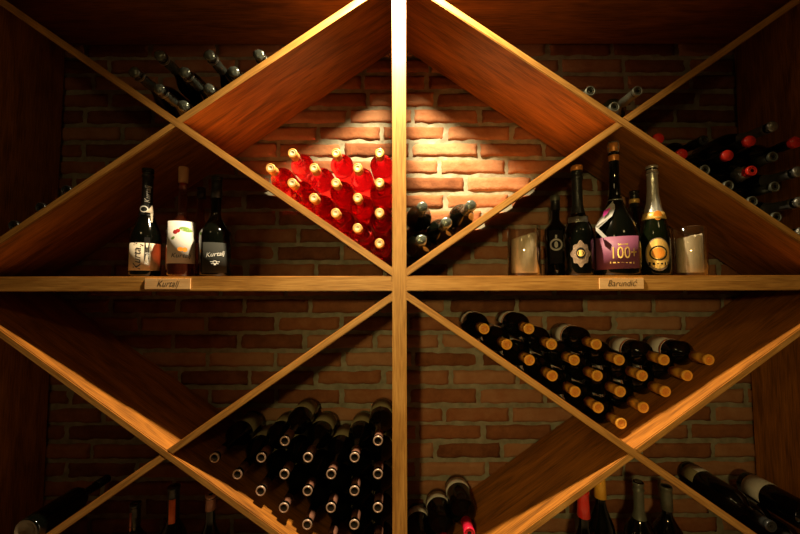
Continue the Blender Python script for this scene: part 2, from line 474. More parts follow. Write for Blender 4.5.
# ------------------------------------------------------------------ bottles
def glass_profile(r, L, body, neck, sh, punt=.012, top_r=None):
    """body: height of the straight side; sh: height where the neck begins"""
    p = [(0, punt), (r*.45, punt*.8), (r*.78, .0015), (r*.88, 0), (r*.97, .002), (r, .007)]
    p += [(r, body*.5), (r, body)]
    for k in range(1, 9):
        t = k/8; s = .5-.5*math.cos(PI*t**.85)
        p.append((r+(neck-r)*s, body+(sh-body)*t))
    p += [(neck*.97, sh+(L-sh)*.5), (neck*.95, L-.012), (neck*1.1, L-.011), (neck*1.1, L-.002), (neck*.9, L), (0, L)]
    return p
def slim(prof, z0, z1, off):
    """part of a profile between two heights, pushed outwards"""
    def rad(z):
        for (r0, a), (r1, b) in zip(prof, prof[1:]):
            if a <= z <= b and b > a: return r0+(r1-r0)*(z-a)/(b-a)
        return prof[-2][0]
    n = 10; return [(rad(z0+(z1-z0)*k/n)+off, z0+(z1-z0)*k/n) for k in range(n+1)]

def capsule(r, L, h, mats_side, mat_top, parent, rim=.002, dip=.0015, part='capsule', toppart='capsule_top', rim_mat=None, taper=1.06):
    z0, z1 = L-h, L+.001
    pr = [(r*taper*.92, z0), (r*taper, z0), (r, z0+h*.6), (r*1.0, z1-.010), (r*1.07, z1-.009), (r*1.07, z1-.0015), (r*.98, z1), (r*.98-rim, z1), (r*.98-rim-.0006, z1-dip), (0, z1-dip)]
    c = obj(part, lathe(pr, 28), mats_side, parent, True)
    rr = r*.98-rim-.0003
    obj(toppart, lathe([(0, z1-dip), (rr, z1-dip), (rr*.9, z1-dip+.0007), (rr*.55, z1-dip+.0009), (rr*.5, z1-dip+.0004), (0, z1-dip+.0004)], 24), mat_top, c, True)
    if rim_mat: obj('capsule_rim', lathe([(r*1.08, z1-.004), (r*1.09, z1-.001), (r*1.0, z1+.0006), (r*.98-rim, z1+.0005), (r*.98-rim, z1-dip)], 28), rim_mat, c, True)
    return c

def crumple(seed, amt=.06):
    R = random.Random(seed); p = [R.uniform(0, 6.3) for _ in range(6)]
    return lambda a, z: 1 + amt*(math.sin(3*a+p[0]+z*120)*.5 + math.sin(7*a+p[1]-z*200)*.35 + math.sin(11*a+p[2]+z*310)*.3)

def foil(r_at, z0, L, mat, parent, seed=0, amt=.05, cage=None, name='foil'):
    """champagne foil from the shoulder to the domed cork, with the cage's crown"""
    pr = [(r_at(z0)+.0012, z0)]
    for k in range(1, 7):
        z = z0+(L-.034-z0)*k/6; pr.append((r_at(z)+.0012, z))
    n = r_at(L-.03)
    pr += [(n+.003, L-.031), (n+.0035, L-.024), (n+.0005, L-.020), (n+.0005, L-.013), (n+.0035, L-.009), (n+.003, L-.003), (n*.8, L), (0, L+.0012)]
    f = obj(name, lathe(pr, 36, crumple(seed, amt)), mat, parent, True)
    if cage:
        vs = lathe([(n+.0042, L-.028), (n+.0054, L-.027), (n+.0042, L-.026)], 24)
        obj('wire_ring', vs, cage, f, True)
    return f

def rfun(prof):
    def rad(z):
        for (r0, a), (r1, b) in zip(prof, prof[1:]):
            if a <= z <= b and b > a: return r0+(r1-r0)*(z-a)/(b-a)
        return prof[-3][0]
    return rad

def bottle_root(label, group=None, name='wine_bottle', cat='bottle'): return thing(name, label, cat, group=group)

# prototypes -------------------------------------------------------
def make_rose():
    b = bottle_root('x'); L, r = .292, .0392
    pr = glass_profile(r, L, .180, .0130, .222)
    obj('glass_body', lathe(pr, 36), ROSE, b, True)
    capsule(.0138, L, .036, GOLDCAP, CREAMTOP, b, rim=.003, dip=.001)
    return b
def make_orange():
    b = bottle_root('x'); L, r = .256, .0415
    pr = glass_profile(r, L, .150, .0140, .186)
    obj('glass_body', lathe(pr, 36), BLACKGLASS, b, True)
    capsule(.0160, L, .060, ORANGECAP, ORANGETOP, b, rim=.0045, dip=.0012, taper=1.0)
    lb = obj('label', patch(r+.0002, .030, .105, -15, 195), WHITELABEL, b, True)
    obj('label_band', patch(r+.0008, .096, .104, -15, 195), RUST, lb, True)
    return b
def make_copper():
    b = bottle_root('x'); L, r = .284, .0420
    pr = glass_profile(r, L, .130, .0138, .205)
    obj('glass_body', lathe(pr, 36), BLACKGLASS, b, True)
    capsule(.0138, L, .050, COPPERCAP, DARKDISC, b, rim=.0028, dip=.0022, rim_mat=RIM)
    obj('label', patch(r+.0002, .025, .105, 20, 160), OLIVELABEL, b, True)
    return b
def make_champagne(foilmat, L=.286, r=.0455, seed=0, glass=BLACKGLASS, cage=None, z0=.20, amt=.05):
    b = bottle_root('x', name='sparkling_wine_bottle')
    pr = glass_profile(r, L-.012, .115, .0148, .205)
    obj('glass_body', lathe(pr, 36), glass, b, True)
    foil(rfun(pr), z0, L, foilmat, b, seed, amt, cage=cage)
    return b
def make_dark(capm, topm, L=.27, r=.040, hcap=.05, rim_mat=None, label=None, glass=BLACKGLASS, capr=.0150):
    b = bottle_root('x')
    pr = glass_profile(r, L, .150, .0138, .195)
    obj('glass_body', lathe(pr, 36), glass, b, True)
    capsule(capr, L, hcap, capm, topm, b, rim=.003, dip=.0015, rim_mat=rim_mat)
    if label:
        obj('label', patch(r+.0002, .025, .11, 10, 170), label, b, True)
    return b

ORD = ['first', 'second', 'third', 'fourth', 'fifth', 'sixth', 'seventh', 'eighth', 'ninth']
pool = {}
def place(key, maker, x, z, base_y, label, group, roll=None, yaw=0., pitch=0.):
    if key not in pool: pool[key] = b = maker()
    else: b = dup(pool[key])
    lying(b, x, EZ+z, base_y, random.uniform(-.5, .5) if roll is None else roll, yaw, pitch)
    b['label'] = label; b['group'] = group
    return b
def proj(x, z, Y):
    """debug: pixel of a point (z relative to the lens height)"""
    y = K+Y; dz = z
    yy = y*math.cos(PITCH)+dz*math.sin(PITCH); zz = -y*math.sin(PITCH)+dz*math.cos(PITCH)
    return round(400+F*x/yy, 1), round(267-F*zz/yy, 1)

BY = DEP - .0045        # where the bases stand, just clear of the brick faces
def surf_down(cx, cz, x): return cz - SL*(x-cx) + HT      # top surface of a board falling to the right
def surf_up(cx, cz, x): return cz + SL*(x-cx) + HT

# 1. pink bottles: columns left of the post, on the board falling to the right
r, s = .0392, .0835
cols = {0: 4, 1: 3, 2: 3, 3: 2, 4: 2, 5: 1}
vert = lambda k, n: 'only bottle' if n == 1 else ('lowest' if k == 0 else ('topmost' if k == n-1 else ['', 'second lowest', 'third lowest', 'fourth lowest'][k]))
colname = lambda k: 'the column against centre post' if k == 0 else '%s column left of the post' % ORD[k]
for c, n in cols.items():
    x = -P-.002-r-.001-c*s*COS
    for k in range(n):
        z = surf_down(-CX, CU, x)+r/COS+.0006+k*2*s*SIN
        place('rose', make_rose, x, z, BY, 'pink wine bottle with gold cap, %s in %s' % (vert(k, n), colname(c)), 'pink wine bottles stacked left of the centre post')
        print('rose', c, k, proj(x, z, BY-.292))
# 2. orange-capped bottles in the lower right V
r, s = .0420, .0862
CNT = rows = {0: 5, 1: 4, 2: 3, 3: 3, 4: 2, 5: 2, 6: 1}   # i steps up the left board, j up the right board
for i, n in rows.items():
    for j in range(n):
        x = CX+(j-i)*s*COS; z = CL+HT+r/COS+.0006+(i+j)*s*SIN
        lev = i+j; left = sum(1 for ii, nn in CNT.items() if ii > i and lev-ii >= 0 and lev-ii < nn); tot = sum(1 for ii, nn in CNT.items() if 0 <= lev-ii < nn)
        rown = 'bottom' if lev == 0 else ('top' if lev == 6 else ORD[lev])
        lb = 'orange-capped bottle alone at the bottom of the V' if lev == 0 else 'orange-capped bottle, %s from left in the %s row%s' % (ORD[left], rown, '' if lev == 6 else ' from the bottom')
        place('orange', make_orange, x, z, BY, lb, 'orange-capped wine bottles in the lower right V', roll=random.uniform(-.35, .35))
        print('orange', i, j, proj(x, z, BY-.256))
# 3. copper-ringed dark bottles, lower left cell beside the post
r, s = .0425, .0862
cnt = {0: 5, 1: 4, 2: 3, 3: 3, 4: 3, 5: 2, 6: 1, 7: 1}
for c, n in cnt.items():
    x = -P-.002-r-.002-c*s*COS
    for k in range(n):
        z = surf_down(-CX, CL, x)+r/COS+.0008+k*2*s*SIN
        if z-r < BOT: continue
        place('copper', make_copper, x, z, BY, 'dark bottle with pale copper-ringed cap, %s in %s' % (vert(k, n), colname(c)), 'copper-ringed wine bottles in the lower left cell', roll=random.uniform(-.3, .3))
        print('copper', c, k, proj(x, z, BY-.284))
# 4. sparkling bottles in the upper left V
r, s = .0452, .0970
f4 = {(0, 0): 'lowest of the pile in the V', (1, 0): 'on the left board just above the lowest', (0, 1): 'on the right board just above the lowest',
      (2, 0): 'leftmost, highest on the left board', (1, 1): 'in the middle directly above the lowest', (0, 2): 'on the right board, third up from the crossing',
      (2, 1): 'topmost left, over the middle of the pile', (1, 2): 'topmost right, over the right board', (0, 3): 'farthest right, barely showing over the board edge'}
for q, ((i, j), w) in enumerate(f4.items()):
    x = -CX+(j-i)*s*COS; z = CU+HT+r/COS+.0008+(i+j)*s*SIN
    key = 'champ_d%d' % (q % 3)
    place(key, lambda q=q: make_champagne(DARKFOIL, seed=q, cage=WIRE, amt=.10), x, z, BY-random.uniform(0, .006),
          'foil-topped dark bottle, '+w, 'foil-topped sparkling wine bottles in the upper left V', roll=random.uniform(0, 6))
    print('champ', i, j, proj(x, z, BY-.286))
# 5. four dark bottles right of the post, on the board rising to the right
r = .0455
x0 = P-.002+r+.002
dat = [(x0, surf_up(CX, CU, x0)+r/COS+.0008, 'lowest, in the corner against the centre post'), (x0+.0785, None, 'second along the rising board'),
       (x0+2*.0785, None, 'highest on the rising board, farthest from the post'), (x0+.003, 'up', 'tallest placed, standing over the others by the post')]
for q, (x, z, w) in enumerate(dat):
    if z is None: z = surf_up(CX, CU, x)+r/COS+.0008
    if z == 'up': z = dat[0][1]+.104
    w = w.replace('tallest placed, standing over the others by the post', 'topmost, resting above the corner bottle by the post')
    place('darkfoil', lambda: make_champagne(DARKFOIL, L=.290, r=.045, seed=5, z0=.20), x, z, BY-(.004 if q != 2 else 0),
          'dark foil-capped bottle, '+w, 'dark foil-capped bottles right of the centre post', roll=q*1.7)
    print('dark', q, proj(x, z, BY-.290))
# 6. three bottles in the upper right V
r, s = .0435, .0925
for (i, j), w in {(0, 0): 'lowest in the upper right V', (1, 0): 'peeping over the left board of the upper right V', (0, 1): 'lying on the right board of the upper right V'}.items():
    x = CX+(j-i)*s*COS-(.012 if i+j == 0 else 0)*0; z = CU+HT+r/COS+.0008+(i+j)*s*SIN
    place('greyring', lambda: make_dark(GREYFOIL, DARKDISC, L=.276, r=.043, hcap=.075, rim_mat=GREYFOIL, glass=OLIVEGLASS), x, z, BY, 'dark wine bottle with grey-green capsule, '+w, 'grey-capped wine bottles in the upper right V')
    print('grey', i, j, proj(x, z, BY-.276))
# 7. the dark pile on the right, on the board falling to the right
r, s = .0405, .0880
spec = [  # step along the board, layer, kind, label
 (0, 0, 'rd', 'dull red-capped bottle highest on the falling board of the right cell'),
 (1, 0, 'rd', 'red-capped bottle second from the crossing on the falling board, far right cell'),
 (2, 0, 'gy', 'dark bottle with small grey cap, third down the falling board, right cell'),
 (3, 0, 'gy', 'dark bottle with grey cap on the falling board below a bright red cap'),
 (4, 0, 'gy', 'grey-capped bottle on the board directly below the red and silver foil pair'),
 (5, 0, 'gy', 'grey-capped bottle low on the falling board near the right edge'),
 (6, 0, 'sv', 'silver-foiled bottle lowest on the falling board, at the right frame edge'),
 (2, 1, 'bk', 'black-capped bottle at the left top of the dark right pile'),
 (3, 1, 'rd', 'bright red-capped bottle, leftmost bright one in the right pile'),
 (4, 1, 'rs', 'red-capped bottle with torn silver foil in the middle of the right pile'),
 (5, 1, 'gy', 'olive-capped bottle right of the torn silver foil bottle'),
 (6, 1, 'sv', 'silver-foiled bottle at the right frame edge, second layer of the pile'),
 (4, 2, 'rd', 'bright red-capped bottle topmost in the middle of the right pile'),
 (5, 2, 'gy', 'pale olive-capped bottle beside the topmost red cap, right pile'),
 (6, 2, 'sv', 'silver-foiled bottle below the red cap at the right frame edge'),
 (5, 3, 'sv', 'foil-topped bottle topmost in the pile, left of the red cap at the edge'),
 (6, 3, 'rd', 'bright red-capped bottle topmost at the right frame edge'),
]
def make_redtop():
    b = make_dark(BLACKFOIL, REDCAP, L=.270, hcap=.05)
    obj('red_cap', lathe([(.0155, .257), (.0175, .258), (.0178, .269), (.0160, .2725), (0, .2735)], 28), REDCAP, b, True)
    return b
def make_rs():
    b = make_dark(REDCAP, REDCAP, L=.272, hcap=.05)
    obj('torn_foil', lathe([(.0165, .215), (.021, .222), (.024, .236), (.0185, .250), (.0165, .252)], 30, crumple(4, .22)), SILVERFOIL, b, True)
    return b
mk = {'rd': lambda: make_redtop(), 'gy': lambda: make_dark(GREYFOIL, DARKDISC, L=.268, rim_mat=GREYFOIL, hcap=.06),
      'sv': lambda: make_champagne(SILVERFOIL, L=.276, r=.0405, seed=9, z0=.17), 'bk': lambda: make_dark(BLACKFOIL, BLACKFOIL, L=.268),
      'rs': None}
mk['rs'] = make_rs
for a, lay, kd, lb in spec:
    x = .8330 + a*.0735; z = surf_down(CX, CU, x)+r/COS+.0008+lay*.098
    if lay == 3: z -= .0
    place('r_'+kd, mk[kd], x, z, BY, lb, 'bottles piled in the right cell', roll=random.uniform(0, 6))
    print('pile', a, lay, kd, proj(x, z, BY-.27))
# 8. three almost hidden bottles in the far left cell
for q, w in enumerate(('highest of three on the board', 'middle of three on the board', 'lowest of three at the left frame edge')):
    x, _ = at([64, 39, 13][q], 190, .04); z = surf_up(-CX, CU, x)+.0405/COS-.0+.0008
    place('r_bk', mk['bk'], x, z, BY, 'dark-capped bottle showing over the left board, '+w, 'hidden bottles in the far left cell')
    print('left', q, proj(x, z, BY-.268))
# 9. lower middle cell: labelled bottles by the post, crimson caps
r = .0438
lowx = [P-.002+r+.002+k*.0735 for k in range(3)]
def make_crimson():
    b = make_dark(CRIMSON, CRIMSON, L=.255, r=.0435, hcap=.055, label=None, capr=.0165)
    obj('label', patch(.0437, .022, .056, -15, 195), WHITELABEL, b, True)
    return b
for c, x in enumerate(lowx):
    z = surf_up(CX, CL, x)+r/COS+.0008
    w = ['against the centre post', 'second from the centre post', 'third from the centre post'][c]
    place('crimson', make_crimson, x, z, BY, 'dark bottle with pale label band near its base, bottom, '+w, 'crimson-capped wine bottles right of the post, bottom', roll=random.uniform(-.15, .15))
    print('crim', c, proj(x, z, BY-.255), proj(x, z, BY))
# 10. lower right cell
def make_side():
    b = bottle_root('x'); r, L = .0420, .300
    obj('glass_body', lathe(glass_profile(r, L, .185, .0138, .235), 36), BLACKGLASS, b, True)
    capsule(.0152, L, .05, BLACKFOIL, BLACKFOIL, b)
    lb = obj('label', patch(r+.0002, .022, .082, 0, 190), WHITELABEL, b, True)
    return b
def make_side2():
    b = bottle_root('x'); r, L = .0420, .300
    obj('glass_body', lathe(glass_profile(r, L, .185, .0138, .235), 36), BLACKGLASS, b, True)
    capsule(.0152, L, .05, BLACKFOIL, BLACKFOIL, b)
    lb = obj('label', patch(r+.0002, .018, .070, 60, 190), OLIVELABEL, b, True)
    obj('label_patch', patch(r+.0009, .040, .072, 78, 130), WHITELABEL, lb, True)
    return b
r = .042
xa = 1.098
for q, (x, lay, by, mkk, key, w) in enumerate((
   (xa, 0, BY, make_side2, 's2', 'dark wine bottle with khaki and white label, highest on the board, lower right'),
   (xa+.0745, 0, BY, make_side, 's1', 'dark bottle mostly hidden beneath the white-labelled one, lower right cell'),
   (xa+.149, 0, BY-.01, make_side, 's1', 'dark wine bottle lowest along the board, right edge of lower right cell'),
   (xa+.149, 1, BY-.075, make_side, 's1', 'dark wine bottle with broad white label, on top of others, lower right'))):
    z = surf_down(CX, CL, x)+r/COS+.0008+lay*.104
    place(key, mkk, x, z, by, w, 'wine bottles in the lower right cell', roll=[-.2, .1, 0, .25][q])
    print('side', q, proj(x, z, by))
# 11. a bottle base in the lower left cell
def make_basebottle():
    b = bottle_root('x'); r, L = .0370, .285
    obj('glass_body', lathe(glass_profile(r, L, .16, .0138, .205), 36), BLACKGLASS, b, True)
    obj('base_disc', lathe([(.0345, -.0004), (.030, .0010), (.022, .008), (.010, .0115), (0, .012), (0, .0105), (.010, .0095), (.021, .006), (.029, -.0008), (.0345, -.0010)], 36), plain('brown_punted_glass', (.20, .15, .10), .15, spec=.9, bump=1., bscale=60), b, True)
    capsule(.0150, L, .05, BLACKFOIL, BLACKFOIL, b)
    return b
b = make_basebottle(); x, z = at(26, 532, .008)
m = Matrix.Rotation(-PI/2, 3, 'X'); b.rotation_euler = m.to_euler(); b.location = (x, .008, z+.000)
b['label'] = 'wine bottle lying with its shiny base outward, lower left corner cell'; b['group'] = 'bottle in the lower left corner cell'
del b['group']
print('base bottle clearance', z-EZ-(surf_up(-CX, CL, x)+.04/COS))

# ------------------------------------------------------------------ standing bottles
SH = EZ+ST; FLR = EZ+BOT
def turn(px, Y): return -math.atan(at(px, 276, Y)[0]/(K+Y))
def stand(b, px, Y, z=SH, rz=None):
    b.location = (at(px, 276, Y)[0], Y, z+.0003)
    if rz is None: rz = turn(px, Y); b.rotation_euler = (0, 0, rz); return b
def height(py, Y, z=SH): return at(400, py, Y)[1]-z

# left shelf
r = .0435; Y = r+.013
L = height(168, Y)
b = bottle_root('dark sparkling bottle with cream label and black script, left on the upper shelf', name='sparkling_wine_bottle')
pr = glass_profile(r, L-.006, .120, .0145, .235); obj('glass_body', lathe(pr, 40), BLACKGLASS, b, True)
f = foil(rfun(pr), .195, L, BLACKFOIL, b, 2, .02)
lb = obj('label', patch(r+.0002, .018, .104, -160, -22), CREAMLABEL, b, True)
obj('label_text', wrapped_text('Kurtalj', .030, r, -117, .060, .3, PI/2), INK, lb)
obj('label_strip', wrapped([[(-.0075, -.026), (.0075, -.026), (.0075, .062), (-.0075, .062)]], r, -85, .060, .0007), INK, lb)
obj('strip_text', wrapped_text('Kurtalj', .014, r, -85, .055, .2, PI/2, .0013), WHITEINK, lb)
rr = rfun(pr)(.205)
ne = obj('neck_print', wrapped(ringpolys(0, 0, .0075, .0105) , .0215, -108, .213, .0035), WHITEINK, b)
obj('neck_text', wrapped_text('Kurtalj', .020, .0165, -86, .262, .2, PI/2, .002), WHITEINK, b)
obj('neck_ribbon', wrapped([[(-.008, 0), (.010, -.002), (.006, .024), (0, .014)], [(.002, -.002), (.009, -.002), (.008, -.040), (.005, -.046)]], .0245, -75, .203, .004), CREAMLABEL, b)
stand(b, 144.5, Y)

r = .0415; Y = r+.012; L = height(183, Y)
b = bottle_root('copper rose wine bottle with bare cork and white cherry label, upper left shelf')
pr = glass_profile(r, L, .150, .0128, .205, punt=.02); obj('glass_body', lathe(pr, 40), AMBERROSE, b, True)
ch = height(167, Y)
obj('cork', lathe([(.010, L-.02), (.0105, L), (.0135, L+.001), (.0145, ch-.003), (.013, ch), (0, ch)], 28), CORK, b, True)
lb = obj('label', patch(r+.0002, .040, .172, -155, -25), WHITELABEL, b, True)
obj('cherry_print', wrapped([ell(-.016, .137-.106, .0065, .0065), ell(-.009, .141-.106, .006, .006)], r, -92, .106, .0008), CHERRY, lb)
obj('leaf_print', wrapped([ell(.012, .040, .020, .0075, rot=-.12), ell(-.024, .012, .0065, .004, rot=.7)], r, -90, .106, .0008), GREEN, lb)
obj('fruit_print', wrapped([ell(-.004, -.022, .008, .0065), ell(.008, -.023, .007, .007)], r, -88, .106, .0008), ORANGEINK, lb)
obj('label_text', wrapped_text('Kurtalj', .020, r, -92, .064, .3), INK, lb)
stand(b, 180.5, Y)

Y = .150; L = height(178, Y)*.9; r = .040
b = bottle_root('amber wine bottle standing behind the cork-stoppered rose one, upper left shelf')
pr = glass_profile(r, L, .150, .0128, .205, punt=.02); obj('glass_body', lathe(pr, 40), AMBERROSE, b, True)
obj('label', patch(r+.0002, .030, .115, -139, -42), CREAMLABEL, b, True)
capsule(.0140, L, .04, BLACKFOIL, BLACKFOIL, b)
stand(b, 199, Y)

r = .0470; Y = r+.014; L = height(177, Y)
b = bottle_root('squat black wine bottle with dark grey label, right on the upper left shelf')
pr = glass_profile(r, L, .135, .0148, .205); obj('glass_body', lathe(pr, 40), BLACKGLASS, b, True)
capsule(.0160, L, .07, BLACKFOIL, BLACKFOIL, b, taper=1.1)
lb = obj('label', patch(r+.0002, .010, .105, -137, -43), GREYLABEL, b, True)
obj('label_text', wrapped_text('Kurtalj', .0195, r, -91, .068, .35, .15), WHITEINK, lb)
obj('label_emblem', wrapped(ringpolys(0, 0, .0045, .006, 16)+[bar(-.013, .002, .013, .002, .002), bar(-.010, -.004, .010, -.004, .002), ell(0, -.006, .003, .003)], r, -90, .043, .0008), WHITEINK, lb)
stand(b, 214.5, Y)

# right shelf
def tumbler(px, Y, w, h, lab, cl, slope):
    x, _ = at(px, 276, Y); ro = w/2; ri = ro-.003
    pr = [(0, 0), (ro-.002, 0), (ro, .002), (ro, h-.001), (ro-.001, h), (ri, h-.001), (ri, .010), (ri-.002, .008), (0, .008)]
    g = obj('glass_tumbler', lathe(pr, 48), CLEAR, None, True); g.location = (x, Y, SH+.0003); tag(g, lab, 'glass', 'glass candle holders on the upper right shelf')
    c = thing('candle', cl, 'candle', (x, Y, SH+.0092), 'sand-coloured candles in glass holders'); rc = ri-.0085; hc = h*.76
    def top(xx, yy): return hc*(1+slope*xx/rc)+.002*math.sin(200*xx)*math.cos(170*yy)
    vs, fs = [], []; n = 36
    for k, (rf, z) in enumerate(((.97, 0), (1, .002))):
        for i in range(n): a = 2*PI*i/n; vs.append((rc*rf*math.cos(a), rc*rf*math.sin(a), z))
    for rf in (1, .93, .6, .3):
        for i in range(n):
            a = 2*PI*i/n; xx, yy = rc*rf*math.cos(a), rc*rf*math.sin(a); vs.append((xx, yy, top(xx, yy)-(.004 if rf == 1 else 0)))
    vs.append((0, 0, top(0, 0))); m_ = len(vs)-1
    for k in range(5):
        for i in range(n): j = (i+1) % n; fs.append((k*n+i, k*n+j, (k+1)*n+j, (k+1)*n+i))
    for i in range(n): fs.append((5*n+i, 5*n+(i+1) % n, m_))
    fs.append(tuple(range(n))[::-1])
    obj('wax', fixed(mesh(vs, fs)), WAX, c, True)
    w_ = obj('wick', lathe([(.0008, 0), (.0009, .008), (0, .009)], 8), INK, c, True); w_.location = (0, 0, top(0, 0)-.002)
    return g
tumbler(524.5, .064, .102, height(224.5, .015), 'clear glass holder with sand-coloured candle, left of the dark bottles', 'pale candle with slanting top in the left glass', .10)
tumbler(690.5, .066, .092, height(226, .02), 'clear glass holder with pale candle, right of the silver-necked bottle', 'pale candle in the right glass beside the silver-necked bottle', .06)

Y = .175; L = height(197, Y); r = .0385
b = bottle_root('slim dark bottle with pale crest, behind left glass, upper right shelf')
pr = glass_profile(r, L, .165, .0135, .205); obj('glass_body', lathe(pr, 40), BLACKGLASS, b, True)
capsule(.0150, L, .05, BLACKFOIL, GREYFOIL, b, rim=.001)
obj('capsule_band', lathe([(.0158, L-.016), (.0166, L-.014), (.0166, L+.001), (.015, L+.0022), (0, L+.0022)], 24), GREYFOIL, b, True)
lb = obj('label', patch(r+.0002, .045, .160, -125, -55), INK, b, True)
obj('label_emblem', wrapped(ringpolys(0, 0, .015, .021)+[ell(0, 0, .006, .011)]+[bar(0, .022, 0, .034, .006)], r, -90, .110, .001), TAGGREY, lb)
stand(b, 557, Y)

r = .0440; Y = r+.022; L = height(166.5, Y)
b = bottle_root('dark sparkling bottle with amber cap and ornate bronze label, upper right shelf', name='sparkling_wine_bottle')
pr = glass_profile(r, L-.002, .135, .0150, .235); obj('glass_body', lathe(pr, 40), BLACKGLASS, b, True)
f = foil(rfun(pr), .20, L-.014, BLACKFOIL, b, 2, .02)
obj('cap', lathe([(.0165, L-.018), (.0185, L-.016), (.0185, L-.003), (.017, L), (0, L)], 28), AMBERCAP, b, True)
nr = rfun(pr)(.178)
obj('collar', patch(nr+.003, .168, .188, -150, -30, edge=lambda u, a, c: (a-.010*math.sin(PI*u), c)), SILVERFOIL, b, True)
def ornate(sc=1.):
    pts = []
    for i in range(48):
        t = 2*PI*i/48; q = 1+.10*math.cos(8*t)+.05*math.cos(4*t); pts.append((.027*q*sc*math.cos(t), .037*q*sc*math.sin(t)))
    return pts
lb = obj('label', wrapped([ornate()], r, -83, .068, .0006), BRONZE, b)
obj('label_emblem', wrapped([ell(0, .002, .013, .018)], r, -83, .068, .0012), INK, lb)
obj('label_crest', wrapped([ell(0, .002, .005, .010)]+ringpolys(0, .002, .0085, .010, 20), r, -83, .068, .0016), GOLDINK, lb)
stand(b, 579.5, Y)

# magnum
Y = .0685; L = height(150, Y)*.98; r = .0670
b = bottle_root('tallest magnum bottle with mauve label reading 100+, middle of the upper right shelf', name='magnum_bottle')
pr = [(0, .02), (.03, .016), (.055, .001), (.060, 0), (.065, .003), (r, .010), (r, .085), (.0665, .115), (.062, .140), (.052, .170), (.040, .195), (.029, .220), (.0205, .245), (.0165, .270), (.0150, .300), (.0145, L-.014), (.0170, L-.013), (.0170, L-.002), (.014, L), (0, L)]
obj('glass_body', lathe(pr, 48), BLACKGLASS, b, True)
HT_ = height(139.5, Y)-.016
ck = obj('cork', lathe([(.0135, L-.035), (.0155, L-.03), (.0165, L-.01), (.0155, L-.002), (.0165, L+.004), (.0185, L+.010), (.0185, HT_-.004), (.016, HT_), (0, HT_)], 28), AMBERCAP, b, True)
bm = bmesh.new()
def rod(bm, a, c, w):
    a, c = Vector(a), Vector(c); d = c-a
    m = Matrix.Translation((a+c)/2) @ d.to_track_quat('Z', 'Y').to_matrix().to_4x4()
    bmesh.ops.create_cone(bm, cap_ends=True, segments=6, radius1=w, radius2=w, depth=d.length, matrix=m)
for i in range(4):
    a = PI/4+i*PI/2; c, s_ = math.cos(a), math.sin(a); a2 = a+PI/2
    rod(bm, (.0205*c, .0205*s_, L-.004), (.0195*c, .0195*s_, HT_+.002), .0011)
    for rr_, zz in ((.0205, L-.004), (.0195, HT_+.002), (.021, L+.009)): rod(bm, (rr_*c, rr_*s_, zz), (rr_*math.cos(a2), rr_*math.sin(a2), zz), .0011)
me = bpy.data.meshes.new('m'); bm.to_mesh(me); bm.free(); obj('wire_cage', me, WIRE, b)
lb = obj('label', patch(r+.0002, .018, .120, -152, -28, edge=lambda u, a, c: (a+.004*u, c+.004*abs(u-.5))), PURPLE, b, True)
obj('label_text', wrapped_text('100+', .052, r, -73, .068, sx=.70, th=.0020), GOLDINK, lb)
obj('label_lines', wrapped([bar(-.013, .031, .013, .031, .006), bar(-.036, -.024, .030, -.026, .006)], r, -75, .064, .0008), GOLDINK, lb)
# hanging folded tag
def slabpoly(pts, th):
    vs = [Vector(p) for p in pts]; n = (vs[1]-vs[0]).cross(vs[2]-vs[0]).normalized()*th
    k = len(vs); v = [tuple(p) for p in vs]+[tuple(p+n) for p in vs]
    return fixed(mesh(v, [tuple(range(k)), tuple(range(2*k-1, k-1, -1))]+[(i, (i+1) % k, k+(i+1) % k, k+i) for i in range(k)]))
def tagpt(px, py, Yp):
    q = at(px, py, Yp); bx = at(617.6, 276, Y)[0]; c_, s_ = math.cos(-turn(617.6, Y)), math.sin(-turn(617.6, Y)); dx, dy = q[0]-bx, Yp-Y; return (dx*c_-dy*s_, dx*s_+dy*c_, q[1]-SH)
tg = obj('neck_tag', slabpoly([tagpt(617, 196, .058), tagpt(619.5, 198, .058), tagpt(612, 216, .030), tagpt(597, 229.5, .030), tagpt(595.5, 227, .030), tagpt(606, 209, .045)], .0008), TAGGREY, b)
obj('tag_print', slabpoly([tagpt(609, 208, .0405), tagpt(611, 208, .0405), tagpt(607, 214, .034), tagpt(603, 217, .032), tagpt(604, 211, .038)], .0009), MAGENTA, tg)
obj('tag_fold', slabpoly([tagpt(595.5, 227, .030), tagpt(599, 229, .025), tagpt(607, 237, .014), tagpt(603, 238, .014), tagpt(596, 231, .024)], .0008), TAGGREY, tg)
obj('neck_loop', lathe([(.0215, .243), (.0228, .245), (.0215, .247)], 24), SILVERFOIL, b, True)
stand(b, 617.6, Y)

Y = .225; L = height(192, Y); r = .038
b = bottle_root('dark bottle with gold neck band hidden between magnum and silver-necked bottle')
pr = glass_profile(r, L, .150, .0138, .200); obj('glass_body', lathe(pr, 36), BLACKGLASS, b, True)
capsule(.0152, L, .06, BLACKFOIL, BLACKFOIL, b)
zb = height(203, Y); obj('neck_band', lathe([(.016, zb-.004), (.0172, zb-.003), (.0172, zb+.010), (.016, zb+.012)], 24), GOLDINK, b, True)
stand(b, 637, Y)

